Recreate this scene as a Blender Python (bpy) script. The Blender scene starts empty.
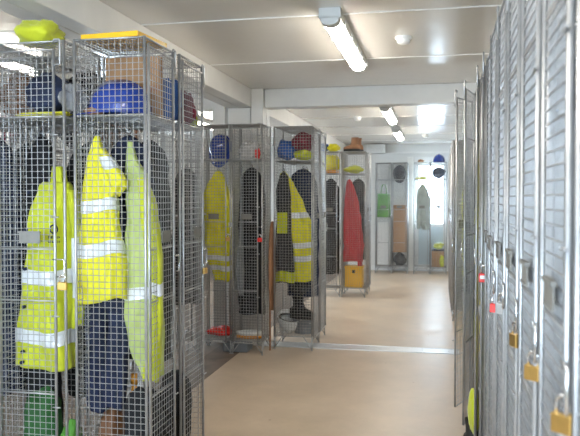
import bpy, math, random
from mathutils import Vector, Matrix, noise
C = bpy.context.scene.collection
PI = math.pi
H = 1.98          # locker height
# ------------------------------------------------------------------ materials
def mat(name, col, rough=.6, metal=0., bump=0., bscale=40., var=0., vscale=8., spec=.5, coat=0., sheen=0., alpha=None, trans=0.):
    m = bpy.data.materials.new(name); m.use_nodes = True
    nt = m.node_tree; b = nt.nodes['Principled BSDF']
    b.inputs['Base Color'].default_value = (*col, 1)
    b.inputs['Roughness'].default_value = rough
    b.inputs['Metallic'].default_value = metal
    b.inputs['Specular IOR Level'].default_value = spec
    b.inputs['Coat Weight'].default_value = coat
    b.inputs['Sheen Weight'].default_value = sheen
    b.inputs['Transmission Weight'].default_value = trans
    if alpha is not None: b.inputs['Alpha'].default_value = alpha
    tc = nt.nodes.new('ShaderNodeTexCoord')
    if var:
        n = nt.nodes.new('ShaderNodeTexNoise'); n.inputs['Scale'].default_value = vscale
        n.inputs['Detail'].default_value = 5
        nt.links.new(tc.outputs['Object'], n.inputs['Vector'])
        r = nt.nodes.new('ShaderNodeValToRGB')
        r.color_ramp.elements[0].position = .35; r.color_ramp.elements[1].position = .7
        r.color_ramp.elements[0].color = (*[max(0, c*(1-var)) for c in col], 1)
        r.color_ramp.elements[1].color = (*[min(1, c*(1+var*.5)) for c in col], 1)
        nt.links.new(n.outputs['Fac'], r.inputs['Fac']); nt.links.new(r.outputs['Color'], b.inputs['Base Color'])
    if bump:
        n2 = nt.nodes.new('ShaderNodeTexNoise'); n2.inputs['Scale'].default_value = bscale
        n2.inputs['Detail'].default_value = 3
        nt.links.new(tc.outputs['Object'], n2.inputs['Vector'])
        bp = nt.nodes.new('ShaderNodeBump'); bp.inputs['Strength'].default_value = bump; bp.inputs['Distance'].default_value = .01
        nt.links.new(n2.outputs['Fac'], bp.inputs['Height']); nt.links.new(bp.outputs['Normal'], b.inputs['Normal'])
    return m
def emis(name, col, s):
    m = bpy.data.materials.new(name); m.use_nodes = True; nt = m.node_tree
    b = nt.nodes['Principled BSDF']; b.inputs['Base Color'].default_value = (.9, .9, .88, 1)
    b.inputs['Emission Color'].default_value = (*col, 1); b.inputs['Emission Strength'].default_value = s
    return m
M = {
 'wire': mat('galvanised_wire', (.40, .385, .365), .38, .62, var=.12, vscale=30),
 'rod': mat('galvanised_rod', (.46, .46, .465), .34, .62, var=.15, vscale=20),
 'plate': mat('galvanised_plate', (.25, .24, .22), .6, .3, var=.15, vscale=25),
 'wall': mat('painted_wall', (.80, .79, .76), .35, var=.03, vscale=3),
 'trim': mat('painted_steel', (.86, .845, .81), .35, var=.05, vscale=5, bump=.05, bscale=12),
 'white': mat('white_plastic', (.84, .84, .82), .35),
 'hivis': mat('hivis_yellow', (.58, .62, .02), .75, var=.12, vscale=14, bump=.6, bscale=28, sheen=.2),
 'hivis2': mat('hivis_golden_yellow', (.80, .74, .02), .75, var=.12, vscale=14, bump=.6, bscale=28, sheen=.2),
 'hivis_pale': mat('hivis_pale_lining', (.50, .58, .20), .8, var=.12, vscale=18, bump=.3, bscale=60),
 'refl': mat('reflective_tape', (.78, .80, .84), .3, .05, var=.06, vscale=60, bump=.1, bscale=150, coat=.4),
 'black': mat('black_cloth', (.012, .012, .015), .85, bump=.3, bscale=40, var=.3),
 'grey_cloth': mat('charcoal_cloth', (.05, .05, .054), .85, bump=.3, bscale=40, var=.3),
 'lightgrey': mat('grey_cloth', (.22, .23, .24), .85, bump=.3, bscale=40, var=.15),
 'sage': mat('sage_cloth', (.45, .50, .44), .85, bump=.3, bscale=40, var=.2),
 'navy': mat('navy_cloth', (.018, .028, .07), .8, bump=.3, bscale=50, var=.35),
 'denim': mat('denim', (.013, .021, .06), .85, bump=.3, bscale=60, var=.35, vscale=10),
 'red': mat('red_cloth', (.52, .02, .03), .6, bump=.3, bscale=30, var=.2),
 'redbright': mat('red_plastic', (.8, .03, .02), .35),
 'maroon': mat('maroon_cloth', (.20, .015, .04), .8, bump=.3, bscale=40, var=.3),
 'blue': mat('blue_helmet', (.015, .05, .30), .22, coat=.5),
 'bluecl': mat('blue_cloth', (.03, .12, .42), .7, bump=.3, bscale=40, var=.2),
 'white_hat': mat('white_helmet', (.80, .81, .80), .3, coat=.3, var=.08),
 'yellow': mat('yellow_plastic', (.90, .50, .01), .35, var=.05),
 'orange': mat('orange_plastic', (.72, .30, .03), .4),
 'green': mat('green_bag', (.12, .36, .05), .6, bump=.3, bscale=30, var=.3),
 'darkgreen': mat('dark_green_cloth', (.03, .14, .035), .7, bump=.3, bscale=30, var=.3),
 'brown': mat('brown_leather', (.20, .085, .035), .55, bump=.2, bscale=40, var=.3),
 'tan': mat('tan_suede', (.38, .19, .10), .75, bump=.2, bscale=60, var=.25),
 'card': mat('cardboard', (.42, .24, .12), .85, var=.08, vscale=20),
 'rubber': mat('black_rubber', (.018, .018, .018), .5, bump=.1),
 'brass': mat('brass', (.68, .42, .13), .28, .9, var=.08, vscale=60),
 'chrome': mat('chrome', (.80, .80, .82), .18, 1.),
 'silver': mat('silver_metal', (.62, .62, .62), .35, .6),
 'grey_pl': mat('grey_plastic', (.22, .24, .26), .5, var=.1),
 'clear': mat('clear_film', (.9, .9, .9), .2, alpha=.32, bump=.5, bscale=25),
 'lamp_body': mat('lamp_housing', (.62, .62, .60), .4),
 'lamp': emis('lamp_diffuser', (1, .945, .85), 17),
}
# floor
def floor_mat():
    m = mat('vinyl_floor', (.60, .455, .33), .33, var=.0)
    nt = m.node_tree; b = nt.nodes['Principled BSDF']
    tc = nt.nodes.new('ShaderNodeTexCoord')
    n = nt.nodes.new('ShaderNodeTexNoise'); n.inputs['Scale'].default_value = 2.2; n.inputs['Detail'].default_value = 8; n.inputs['Roughness'].default_value = .7
    nt.links.new(tc.outputs['Object'], n.inputs['Vector'])
    r = nt.nodes.new('ShaderNodeValToRGB')
    r.color_ramp.elements[0].position = .3; r.color_ramp.elements[0].color = (.455, .35, .25, 1)
    r.color_ramp.elements[1].position = .68; r.color_ramp.elements[1].color = (.60, .475, .355, 1)
    nt.links.new(n.outputs['Fac'], r.inputs['Fac'])
    n2 = nt.nodes.new('ShaderNodeTexNoise'); n2.inputs['Scale'].default_value = 160; n2.inputs['Detail'].default_value = 2
    nt.links.new(tc.outputs['Object'], n2.inputs['Vector'])
    v = nt.nodes.new('ShaderNodeTexVoronoi'); v.inputs['Scale'].default_value = 5.5
    nt.links.new(tc.outputs['Object'], v.inputs['Vector'])
    sp = nt.nodes.new('ShaderNodeValToRGB'); sp.color_ramp.elements[0].position = .025; sp.color_ramp.elements[0].color = (.62, .52, .45, 1)
    sp.color_ramp.elements[1].position = .06; sp.color_ramp.elements[1].color = (1, 1, 1, 1)
    nt.links.new(v.outputs['Distance'], sp.inputs['Fac'])
    mx = nt.nodes.new('ShaderNodeMix'); mx.data_type = 'RGBA'; mx.blend_type = 'MULTIPLY'; mx.inputs[0].default_value = 1
    nt.links.new(r.outputs['Color'], mx.inputs[6]); nt.links.new(sp.outputs['Color'], mx.inputs[7])
    nt.links.new(mx.outputs[2], b.inputs['Base Color'])
    rr = nt.nodes.new('ShaderNodeMapRange'); rr.inputs[3].default_value = .22; rr.inputs[4].default_value = .5
    nt.links.new(n.outputs['Fac'], rr.inputs[0]); nt.links.new(rr.outputs[0], b.inputs['Roughness'])
    bp = nt.nodes.new('ShaderNodeBump'); bp.inputs['Strength'].default_value = .12; bp.inputs['Distance'].default_value = .004
    nt.links.new(n2.outputs['Fac'], bp.inputs['Height']); nt.links.new(bp.outputs['Normal'], b.inputs['Normal'])
    return m
M['floor'] = floor_mat()
M['floor_brown'] = mat('brown_board_floor', (.17, .125, .095), .5, var=.35, vscale=6, bump=.1, bscale=30)
M['floor_side'] = mat('worn_brown_floor', (.24, .175, .125), .45, var=.3, vscale=4, bump=.1, bscale=30)
def ceil_mat():
    m = mat('ceiling_panel', (.77, .73, .665), .16, spec=.55)
    nt = m.node_tree; b = nt.nodes['Principled BSDF']
    tc = nt.nodes.new('ShaderNodeTexCoord')
    n = nt.nodes.new('ShaderNodeTexNoise'); n.inputs['Scale'].default_value = 1.6; n.inputs['Detail'].default_value = 2
    nt.links.new(tc.outputs['Object'], n.inputs['Vector'])
    bp = nt.nodes.new('ShaderNodeBump'); bp.inputs['Strength'].default_value = .25; bp.inputs['Distance'].default_value = .01
    nt.links.new(n.outputs['Fac'], bp.inputs['Height']); nt.links.new(bp.outputs['Normal'], b.inputs['Normal'])
    n2 = nt.nodes.new('ShaderNodeTexNoise'); n2.inputs['Scale'].default_value = 25
    nt.links.new(tc.outputs['Object'], n2.inputs['Vector'])
    r = nt.nodes.new('ShaderNodeMapRange'); r.inputs[3].default_value = .13; r.inputs[4].default_value = .24
    nt.links.new(n2.outputs['Fac'], r.inputs[0]); nt.links.new(r.outputs[0], b.inputs['Roughness'])
    return m
M['ceiling'] = ceil_mat()
def glass_mat():
    m = bpy.data.materials.new('window_glass'); m.use_nodes = True; nt = m.node_tree; nt.nodes.clear()
    o = nt.nodes.new('ShaderNodeOutputMaterial'); mx = nt.nodes.new('ShaderNodeMixShader'); mx.inputs[0].default_value = .08
    t = nt.nodes.new('ShaderNodeBsdfTransparent'); g = nt.nodes.new('ShaderNodeBsdfGlossy'); g.inputs['Roughness'].default_value = .05
    nt.links.new(t.outputs[0], mx.inputs[1]); nt.links.new(g.outputs[0], mx.inputs[2]); nt.links.new(mx.outputs[0], o.inputs[0])
    return m
M['glass'] = glass_mat()
def corr_mat():
    m = mat('ribbed_blue_grey_panel', (.55, .66, .70), .35)
    return m
M['corr'] = corr_mat()
# ------------------------------------------------------------------ mesh buffer
class MB:
    def __init__(s): s.v = []; s.f = []; s.sm = []
    def add(s, vs, fs, smooth=True):
        o = len(s.v); s.v += [tuple(v) for v in vs]; s.f += [tuple(i+o for i in f) for f in fs]; s.sm += [smooth]*len(fs); return s
    def box(s, x0, x1, y0, y1, z0, z1):
        return s.add([(x0,y0,z0),(x1,y0,z0),(x1,y1,z0),(x0,y1,z0),(x0,y0,z1),(x1,y0,z1),(x1,y1,z1),(x0,y1,z1)],
              [(0,3,2,1),(4,5,6,7),(0,1,5,4),(1,2,6,5),(2,3,7,6),(3,0,4,7)], False)
    def bar(s, a, b, r, n=4):
        a = Vector(a); b = Vector(b); d = (b-a).normalized()
        u = d.orthogonal().normalized(); w = d.cross(u)
        vs = []
        for p in (a, b):
            for k in range(n):
                t = 2*PI*(k+.5)/n; vs.append(p + u*(r*math.cos(t)) + w*(r*math.sin(t)))
        fs = [(k, (k+1) % n, n+(k+1) % n, n+k) for k in range(n)]
        if n > 4: fs += [tuple(range(n))[::-1], tuple(range(n, 2*n))]
        return s.add(vs, fs)
    def path(s, pts, r, n=8, close=False):
        pts = [Vector(p) for p in pts]; L = len(pts); vs = []
        up = None
        for i, p in enumerate(pts):
            a = pts[i-1] if (i or close) else p; b = pts[(i+1) % L] if (i < L-1 or close) else p
            d = (b-a).normalized()
            if up is None: up = d.orthogonal().normalized()
            up = (up - d*up.dot(d)).normalized(); w = d.cross(up)
            rr = r[i] if isinstance(r, (list, tuple)) else r
            for k in range(n):
                t = 2*PI*k/n; vs.append(p + up*(rr*math.cos(t)) + w*(rr*math.sin(t)))
        fs = []
        for i in range(L if close else L-1):
            j = (i+1) % L
            for k in range(n): fs.append((i*n+k, i*n+(k+1) % n, j*n+(k+1) % n, j*n+k))
        if not close: fs += [tuple(range(n))[::-1], tuple(range((L-1)*n, L*n))]
        return s.add(vs, fs)
    def grid(s, fn, nu, nv, closeu=True, cap0=False, cap1=False):
        vs = [fn(i/nu, j/nv) for j in range(nv+1) for i in range(nu if closeu else nu+1)]
        W = nu if closeu else nu+1; fs = []
        for j in range(nv):
            for i in range(nu):
                a = j*W+i; b = j*W+(i+1) % W
                fs.append((a, b, b+W, a+W))
        if cap0: fs.append(tuple(range(W))[::-1])
        if cap1: fs.append(tuple(range(nv*W, nv*W+W)))
        return s.add(vs, fs)
    def build(s, name, m, parent=None, loc=(0,0,0), rz=0, bevel=0, solid=0):
        me = bpy.data.meshes.new(name); me.from_pydata(s.v, [], s.f); me.update()
        me.polygons.foreach_set('use_smooth', s.sm)
        me.materials.append(m)
        o = bpy.data.objects.new(name, me); C.objects.link(o)
        o.location = loc; o.rotation_euler = (0, 0, rz)
        if bevel:
            b = o.modifiers.new('bevel', 'BEVEL'); b.width = bevel; b.segments = 2; b.limit_method = 'ANGLE'
        if solid:
            b = o.modifiers.new('solid', 'SOLIDIFY'); b.thickness = solid; b.offset = 0
        if parent: o.parent = parent
        return o
def tag(o, label=None, cat=None, group=None, kind=None):
    if label: o['label'] = label
    if cat: o['category'] = cat
    if group: o['group'] = group
    if kind: o['kind'] = kind
    return o
def thing(name, label, cat, loc=(0,0,0), rz=0, group=None):
    o = bpy.data.objects.new(name, None); C.objects.link(o); o.empty_display_size = .1
    o.location = loc; o.rotation_euler = (0, 0, rz)
    return tag(o, label, cat, group)
def struct(name, mb, m, label=None, bevel=0):
    o = mb.build(name, m, bevel=bevel); o['kind'] = 'structure'
    if label: o['label'] = label
    return o
def copy_tree(o, parent=None):
    c = o.copy(); C.objects.link(c)
    if parent: c.parent = parent
    for ch in list(o.children): copy_tree(ch, c)
    return c
# ------------------------------------------------------------------ the room
CZ = 2.35; XR = .70; YB = 13.12; YF = -1.6; XL = -4.4; YM = 6.27
struct('floor', MB().box(-1.68, XR, YF, YM, -.06, 0), M['floor'], 'beige speckled vinyl floor of the near cabin')
struct('floor', MB().box(-1.68, XR, YM+.001, YB, -.06, 0), M['floor'], 'beige speckled vinyl floor of the far cabin')
struct('floor', MB().box(XL, -1.93, YF, YB, -.06, 0), M['floor_side'], 'brown floor of the side cabin')
struct('trim_1', MB().box(-1.929, -1.681, YF, YB, -.06, .002), M['floor_brown'], 'brown boarded threshold between the two cabins')
def strip():
    mb = MB().box(-1.66, .2, YM-.12, YM+.08, .0, .004)
    mb.box(-1.66, .2, YM-.12, YM-.111, .004, .007); mb.box(-1.66, .2, YM+.071, YM+.08, .004, .007)
    for k in range(8):
        x = -1.5+k*.23; mb.bar((x, YM-.02, .004), (x, YM-.02, .006), .006, 8); mb.bar((x, YM+.03, .004), (x, YM+.03, .006), .006, 8)
    return mb
struct('trim_2', strip(), M['silver'], 'metal cover strip across the floor')
struct('ceiling', MB().box(XL, XR, YF, YB, CZ, CZ+.08), M['ceiling'], 'glossy off-white ceiling panels')
jm = MB()
for y in (.15, 1.37, 2.6, 3.82, 5.07, 7.5, 8.7, 9.9, 11.1, 12.3):
    jm.box(-1.68, XR, y-.006, y+.006, CZ-.004, CZ); jm.box(XL, -1.92, y-.006, y+.006, CZ-.004, CZ)
struct('trim_3', jm, M['trim'], 'thin cover strips on the ceiling joints')
# beams and columns
ZB = 2.185
def beam(x0, x1, y0, y1, z0, z1): return MB().box(x0, x1, y0, y1, z0, z1)
struct('trim_4', beam(-1.798, -1.68, YF, YM+.02, ZB, CZ), M['trim'], 'white steel edge beam of the near cabin', bevel=.006)
struct('trim_5', beam(-1.92, -1.802, YF, YM+.02, ZB, CZ), M['trim'], 'white steel edge beam of the side cabin', bevel=.006)
struct('trim_6', beam(-1.798, -1.68, YM+.2, YB, ZB, CZ), M['trim'], 'white steel edge beam of the far cabin', bevel=.006)
struct('trim_7', beam(-1.92, -1.802, YM+.2, YB, ZB, CZ), M['trim'], bevel=.006)
struct('trim_8', beam(-1.56, XR, YM+.03, YM+.19, ZB-.005, CZ), M['trim'], 'white cross beam over the corridor', bevel=.006)
struct('trim_9', beam(XL, -2.06, YM+.03, YM+.19, ZB-.005, CZ), M['trim'], 'white cross beam of the side cabin', bevel=.006)
struct('trim_10', beam(-1.68, -1.565, YM-.02, YM+.1, 0, CZ), M['trim'], 'white corner column of the near cabin', bevel=.008)
struct('trim_11', beam(-1.915, -1.695, YM+.03, YM+.19, 0, ZB), M['trim'], 'white column under the joint of the beams', bevel=.008)
struct('trim_12', beam(-2.05, -1.93, YM-.02, YM+.1, 0, CZ), M['trim'], 'white corner column of the side cabin', bevel=.008)
struct('trim_13', beam(-1.68, -1.565, YM+.12, YM+.24, 0, CZ), M['trim'], bevel=.008)
# walls
struct('wall_right', MB().box(XR, XR+.08, YF, YB, 0, CZ), M['wall'])
WY0, WY1, WZ0, WZ1 = -.6, .9, 1.0, 2.05          # none visible, daylight of the side cabin
def wall_y(x, th, y0, y1, holes):
    mb = MB(); cur = y0
    for (a, b, c, d) in holes:
        mb.box(x, x+th, cur, a, 0, CZ); mb.box(x, x+th, a, b, 0, c); mb.box(x, x+th, a, b, d, CZ); cur = b
    mb.box(x, x+th, cur, y1, 0, CZ); return mb
def wall_x(y, th, x0, x1, holes):
    mb = MB(); cur = x0
    for (a, b, c, d) in holes:
        mb.box(cur, a, y, y+th, 0, CZ)
        if c > 0: mb.box(a, b, y, y+th, 0, c)
        mb.box(a, b, y, y+th, d, CZ); cur = b
    mb.box(cur, x1, y, y+th, 0, CZ); return mb
LW = [(8.6, 10.2, 1.0, 2.05)]
struct('wall_left', wall_y(XL-.08, .08, YF, YB, LW), M['wall'])
struct('wall_back', wall_x(YB, .08, XL, XR, [(-.405, .185, .0, 2.1)]), M['wall'])
struct('wall_front', wall_x(YF-.08, .08, XL, XR, [(-3.4, -2.4, .9, 2.05), (-1.6, -.2, .75, 2.1)]), M['wall'])
def window(name, axis, a0, a1, z0, z1, pos, mull=1):
    fr = MB(); t = .03
    def bx(u0, u1, w0, w1, zz0, zz1, mb):
        if axis == 'x': mb.box(u0, u1, pos+w0, pos+w1, zz0, zz1)
        else: mb.box(pos+w0, pos+w1, u0, u1, zz0, zz1)
    bx(a0, a0+.05, .01, .07, z0, z1, fr); bx(a1-.05, a1, .01, .07, z0, z1, fr)
    bx(a0+.05, a1-.05, .01, .07, z0, z0+.05, fr); bx(a0+.05, a1-.05, .01, .07, z1-.05, z1, fr)
    for k in range(mull):
        c = a0+(a1-a0)*(k+1)/(mull+1); bx(c-.025, c+.025, .01, .07, z0+.05, z1-.05, fr)
    f = struct(name, fr, M['white'])
    g = MB(); bx(a0+.04, a1-.04, .037, .043, z0+.04, z1-.04, g); g.build('window_pane', M['glass'], f)
for i, (a, b, c, d) in enumerate(LW): window('window_%d' % (i+1), 'y', a, b, c, d, XL-.08)
window('window_3', 'x', -3.4, -2.4, .9, 2.05, YF-.08)
window('window_2', 'x', -1.6, -.2, .75, 2.1, YF-.08, 2)
# far door: white frame, tall glazing, ribbed lower panel
df = MB()
df.box(-.405, -.37, YB-.02, YB+.08, 0, 2.1); df.box(.15, .185, YB-.02, YB+.08, 0, 2.1); df.box(-.37, .15, YB-.02, YB+.08, 2.0, 2.1)
D = struct('door_1', df, M['white'], 'white framed far door with bright glass and ribbed lower panel')
df2 = MB().box(-.37, .15, YB-.01, YB+.079, 0, .021).build('sill', M['silver'], D)
dl = MB(); dl.box(-.37, .15, YB+.02, YB+.06, .021, .12); dl.box(-.37, .15, YB+.02, YB+.06, .82, .88); dl.box(-.37, -.33, YB+.02, YB+.06, .12, 2.0); dl.box(.11, .15, YB+.02, YB+.06, .12, 2.0)
dl.box(-.33, .11, YB+.02, YB+.06, 1.94, 2.0)
dl.build('door_leaf', M['white'], D)
MB().box(-.33, .11, YB+.037, YB+.043, .88, 1.94).build('door_pane', M['glass'], D)
cp = MB()
for k in range(11):
    x = -.33+k*.04; cp.box(x, x+.02, YB+.026, YB+.05, .12, .82); cp.box(x+.02, x+.04, YB+.036, YB+.05, .12, .82)
cp.build('ribbed_panel', M['corr'], D)
MB().box(-.545, -.435, YB-.06, YB-.001, 0, 2.1).build('trim_14', M['trim'], bevel=.006)['kind'] = 'structure'
struct('trim_15', MB().box(-1.68, XR, YB-.05, YB-.001, 2.17, 2.2), M['trim'])
struct('baseboard_back', MB().box(-1.68, -.55, YB-.02, YB-.001, 0, .09), M['white'])
struct('baseboard_right', MB().box(XR-.018, XR-.001, YF, YB-.06, 0, .09), M['white'])
# ------------------------------------------------------------------ lamps
def lamp():
    t = thing('ceiling_lamp', 'x', 'ceiling light', (0,0,0))
    L = 1.45
    b = MB(); b.box(-.056, .056, .06, L-.06, -.052, 0); b.build('lamp_housing', M['lamp_body'], t, bevel=.008)
    for y0, y1 in ((0, .075), (L-.075, L)):
        e = MB(); e.grid(lambda u, v: (.05*math.sin(u*PI-PI/2), y0+(y1-y0)*v, -.045-.045*abs(math.cos(u*PI-PI/2))**.6 if True else 0), 12, 1, False)
        e.box(-.058, .058, y0, y1, -.054, 0)
        e.add([(.05*math.sin(q*PI/12-PI/2), y0, -.045-.045*abs(math.cos(q*PI/12-PI/2))**.6) for q in range(13)], [tuple(range(13))], False)
        e.add([(.05*math.sin(q*PI/12-PI/2), y1, -.045-.045*abs(math.cos(q*PI/12-PI/2))**.6) for q in range(13)], [tuple(range(13))], False)
        e.build('end_cap', M['lamp_body'], t)
    d = MB(); d.grid(lambda u, v: (.045*math.sin(u*PI-PI/2), .075+(L-.15)*v, -.05-.04*abs(math.cos(u*PI-PI/2))**.6), 14, 1, False)
    d.build('diffuser', M['lamp'], t)
    for k in range(5):
        y = .2+k*.29
        for s in (-1, 1): MB().box(s*.058-.004, s*.058+.004, y, y+.03, -.06, -.02).build('clip', M['silver'], t)
    return t
l0 = lamp()
spots = [(-.56, 3.68, 'long ceiling light nearest the camera, over the middle of the corridor'),
         (-.545, 7.45, 'ceiling light just beyond the cross beam'),
         (-.575, 9.95, 'smallest ceiling light, farthest down the corridor'),
         (-.575, .2, 'ceiling light overhead behind the top edge of the view'),
         (-2.95, 3.4, 'ceiling light of the side cabin seen through the nearest left lockers'),
         (-2.95, 8.2, 'ceiling light of the side cabin beyond the white columns')]
for i, (x, y, lb) in enumerate(spots):
    o = l0 if i == 0 else copy_tree(l0)
    o.location = (x, y, CZ); o['label'] = lb; o['group'] = 'tubular ceiling lights'
def detector(x, y, lb):
    t = thing('smoke_detector', lb, 'smoke detector', (x, y, CZ), 0, 'ceiling detectors')
    prof = [(.05, 0), (.052, -.012), (.045, -.018)]
    MB().grid(lambda u, v: (prof[round(v*2)][0]*math.cos(2*PI*u), prof[round(v*2)][0]*math.sin(2*PI*u), prof[round(v*2)][1]), 24, 2, cap1=True).build('base', M['white'], t)
    p2 = [(.04, -.018), (.042, -.03), (.034, -.042), (.015, -.048), (.002, -.048)]
    MB().grid(lambda u, v: (p2[round(v*4)][0]*math.cos(2*PI*u), p2[round(v*4)][0]*math.sin(2*PI*u), p2[round(v*4)][1]), 24, 4, cap1=True).build('dome', M['white'], t)
detector(-.21, 4.44, 'white round detector on the ceiling right of the nearest light')
detector(-.97, 8.7, 'white round detector on the ceiling beyond the cross beam')
detector(-.19, 11.3, 'tiny round detector on the far ceiling above the glazed door')
t = thing('wall_heater', 'white boxy heater high on the back wall under the ceiling', 'heater', (-1.11, YB-.1, 2.195))
MB().box(-.17, .17, -.1, .1, -.02, .145).build('casing', M['white'], t, bevel=.012)
g = MB()
for k in range(6): g.box(-.14, .14, -.106, -.1, -.005+k*.022, .003+k*.022)
g.build('grille', M['lamp_body'], t)
t.location.z = 2.21-.02
# ------------------------------------------------------------------ wire lockers
LEG = .118; WP = .0254; WR = .0015
def wires(mb, o, u, v, lu, lv, nrm):
    """welded wire grid in the plane o + u*s + v*t"""
    o = Vector(o); u = Vector(u); v = Vector(v); nrm = Vector(nrm)
    nu = max(1, round(lu/WP)); nv = max(1, round(lv/WP))
    for i in range(1, nu):
        p = o+u*(lu*i/nu); mb.bar(p, p+v*lv, WR)
    for j in range(1, nv):
        p = o+v*(lv*j/nv)+nrm*(WR*1.7); mb.bar(p, p+u*lu, WR)
    return mb
def make_locker(w, d, door=True, sides='LRB'):
    t = thing('wire_locker', 'x', 'locker')
    z0 = LEG; z1 = H; g = .005; PR = .0062
    fr = MB()
    for (x, y) in ((g, g), (w-g, g), (g, d-g), (w-g, d-g)):
        fr.bar((x, y, z0), (x, y, z1), PR, 8)
    for z in (z0, z1-.004):
        for (a, b) in (((g, g), (w-g, g)), ((g, d-g), (w-g, d-g)), ((g, g), (g, d-g)), ((w-g, g), (w-g, d-g))):
            fr.bar((*a, z), (*b, z), .0042, 6)
    fr.build('frame', M['rod'], t)
    for (x, y) in ((g, g), (w-g, g), (g, d-g), (w-g, d-g)):
        sx = 1 if x < w/2 else -1; sy = 1 if y < d/2 else -1
        lg = MB(); lg.bar((x, y, .0), (x, y, z0), .0055, 8)
        lg.bar((x, y, .012), (x+sx*.075, y, z0-.002), .0042, 6); lg.bar((x, y, .012), (x, y+sy*.075, z0-.002), .0042, 6)
        lg.bar((x, y, 0), (x, y, .008), .010, 8)
        lg.build('leg', M['rod'], t)
    for x, q in ((g, 'L'), (w-g, 'R')):
        if q in sides: wires(MB(), (x, g, z0), (0,1,0), (0,0,1), d-2*g, z1-z0, (1,0,0)).build('side_panel', M['wire'], t)
    if 'B' in sides: wires(MB(), (g, d-g, z0), (1,0,0), (0,0,1), w-2*g, z1-z0, (0,-1,0)).build('back_panel', M['wire'], t)
    wires(MB(), (g, g, z1-.002), (1,0,0), (0,1,0), w-2*g, d-2*g, (0,0,-1)).build('top_panel', M['wire'], t)
    wires(MB(), (g, g, z0), (1,0,0), (0,1,0), w-2*g, d-2*g, (0,0,1)).build('base_panel', M['wire'], t)
    sh = wires(MB(), (g, g, 1.675), (1,0,0), (0,1,0), w-2*g, d-2*g, (0,0,1))
    sh.bar((g, .018, 1.675), (w-g, .018, 1.675), .006, 6); sh.bar((g, d-.018, 1.675), (w-g, d-.018, 1.675), .005, 6)
    sh.bar((g+.008, .018, 1.675), (g+.008, d-.018, 1.675), .005, 6); sh.bar((w-g-.008, .018, 1.675), (w-g-.008, d-.018, 1.675), .005, 6)
    sh.build('shelf', M['rod'], t)
    hk = MB(); hk.path([(w/2, d/2, 1.67), (w/2, d/2, 1.635), (w/2, d/2-.012, 1.62), (w/2, d/2-.025, 1.63)], .003, 6); hk.bar((w/2, g, 1.671), (w/2, d-g, 1.671), .003, 6)
    hk.build('coat_hook', M['rod'], t)
    if door:
        # pivot on the left post
        dw = w-.05
        pv = MB(); y = -.009
        pv.bar((.0, y, z0-.018), (.0, y, z1-.03), .005, 8); pv.bar((dw, y, z0-.018), (dw, y, z1-.04), .006, 8)
        for z in (z0-.018, z1-.04): pv.bar((0, y, z), (dw, y, z), .0045, 6)
        for z in (.55, .93, 1.14, 1.675): pv.bar((0, y+.003, z), (dw, y+.003, z), .0038, 6)
        for z in (.5, .87, 1.27, 1.60): pv.bar((dw-.012, y-.008, z), (dw+.022, y-.008, z), .0032, 6)
        # top keeper rod, standing off the door edge
        pv.path([(dw, y, z1-.10), (dw+.026, y, z1-.10), (dw+.030, y, z1-.095), (dw+.030, y, z1-.005), (dw+.026, y, z1), (dw+.004, y, z1), (dw, y, z1-.01)], .0042, 6)
        wires(pv, (0, y+.004, z0-.018), (1,0,0), (0,0,1), dw, z1-z0-.022, (0,-1,0))
        dr = pv.build('door', M['rod'], t, loc=(.008, 0, 0))
        hs = MB(); hs.path([(dw-.008, y-.007, 1.10), (dw+.04, y-.007, 1.10), (dw+.044, y-.007, 1.095), (dw+.044, y-.007, 1.035), (dw+.04, y-.007, 1.03), (dw+.012, y-.007, 1.03)], .0032, 6)
        hs.build('hasp', M['chrome'], dr)
        lp = MB(); cx = dw*.58
        lp.box(cx-.047, cx+.047, y-.012, y-.009, 1.168, 1.212)
        lp.box(cx-.048, cx+.048, y-.016, y-.006, 1.205, 1.213); lp.box(cx-.048, cx+.048, y-.014, y-.008, 1.164, 1.169)
        lp.build('label_holder', M['plate'], dr)
    return t
protos = {}
def locker(x, y, w, d, face, label, group, door=True, ang=0, sides='LRB'):
    """x, y: corner reached by local origin; face: 'cam', 'east', 'west', 'away'"""
    k = (w, d, door, sides)
    if k not in protos: protos[k] = make_locker(w, d, door, sides); o = protos[k]
    else: o = copy_tree(protos[k])
    o.rotation_euler.z = {'cam': 0, 'east': PI/2, 'west': -PI/2, 'away': PI}[face]
    o.location = (x, y, 0); o['label'] = label; o['group'] = group; o['category'] = 'locker'
    for c in o.children:
        if c.name.startswith('door'): c.rotation_euler.z = -math.radians(ang)
    return o
GA, GB, GC, GK, GR, GS = ('wire lockers of the nearest left block', 'wire lockers of the middle left block', 'wire lockers of the far left block',
    'wire lockers on the back wall', 'wire lockers of the near right row', 'wire lockers of the far right row')
# block A (nearest left)
AY = 2.57
locker(-1.768, AY, .305, .31, 'cam', 'wire locker at the left edge with brass padlock and hi-vis jacket with navy snaps inside', GA, sides='LB')
locker(-1.116, AY, .31, .31, 'east', 'nearest corner wire locker under the yellow tray, holding blue helmet and navy trousers', GA, sides='LB')
locker(-1.108, AY+.355, .31, .31, 'east', 'wire locker directly behind the nearest corner locker', GA, sides='RB')
locker(-1.455, AY+.64, .305, .31, 'away', 'wire locker back to back with the brass padlocked one', GA, sides='L')
locker(-1.768, AY+.64, .305, .31, 'away', 'wire locker at the left edge facing away from camera', GA, sides='R')
locker(-2.08, AY, .305, .31, 'cam', 'wire locker just cut off by the left edge', GA, sides='B')
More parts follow.
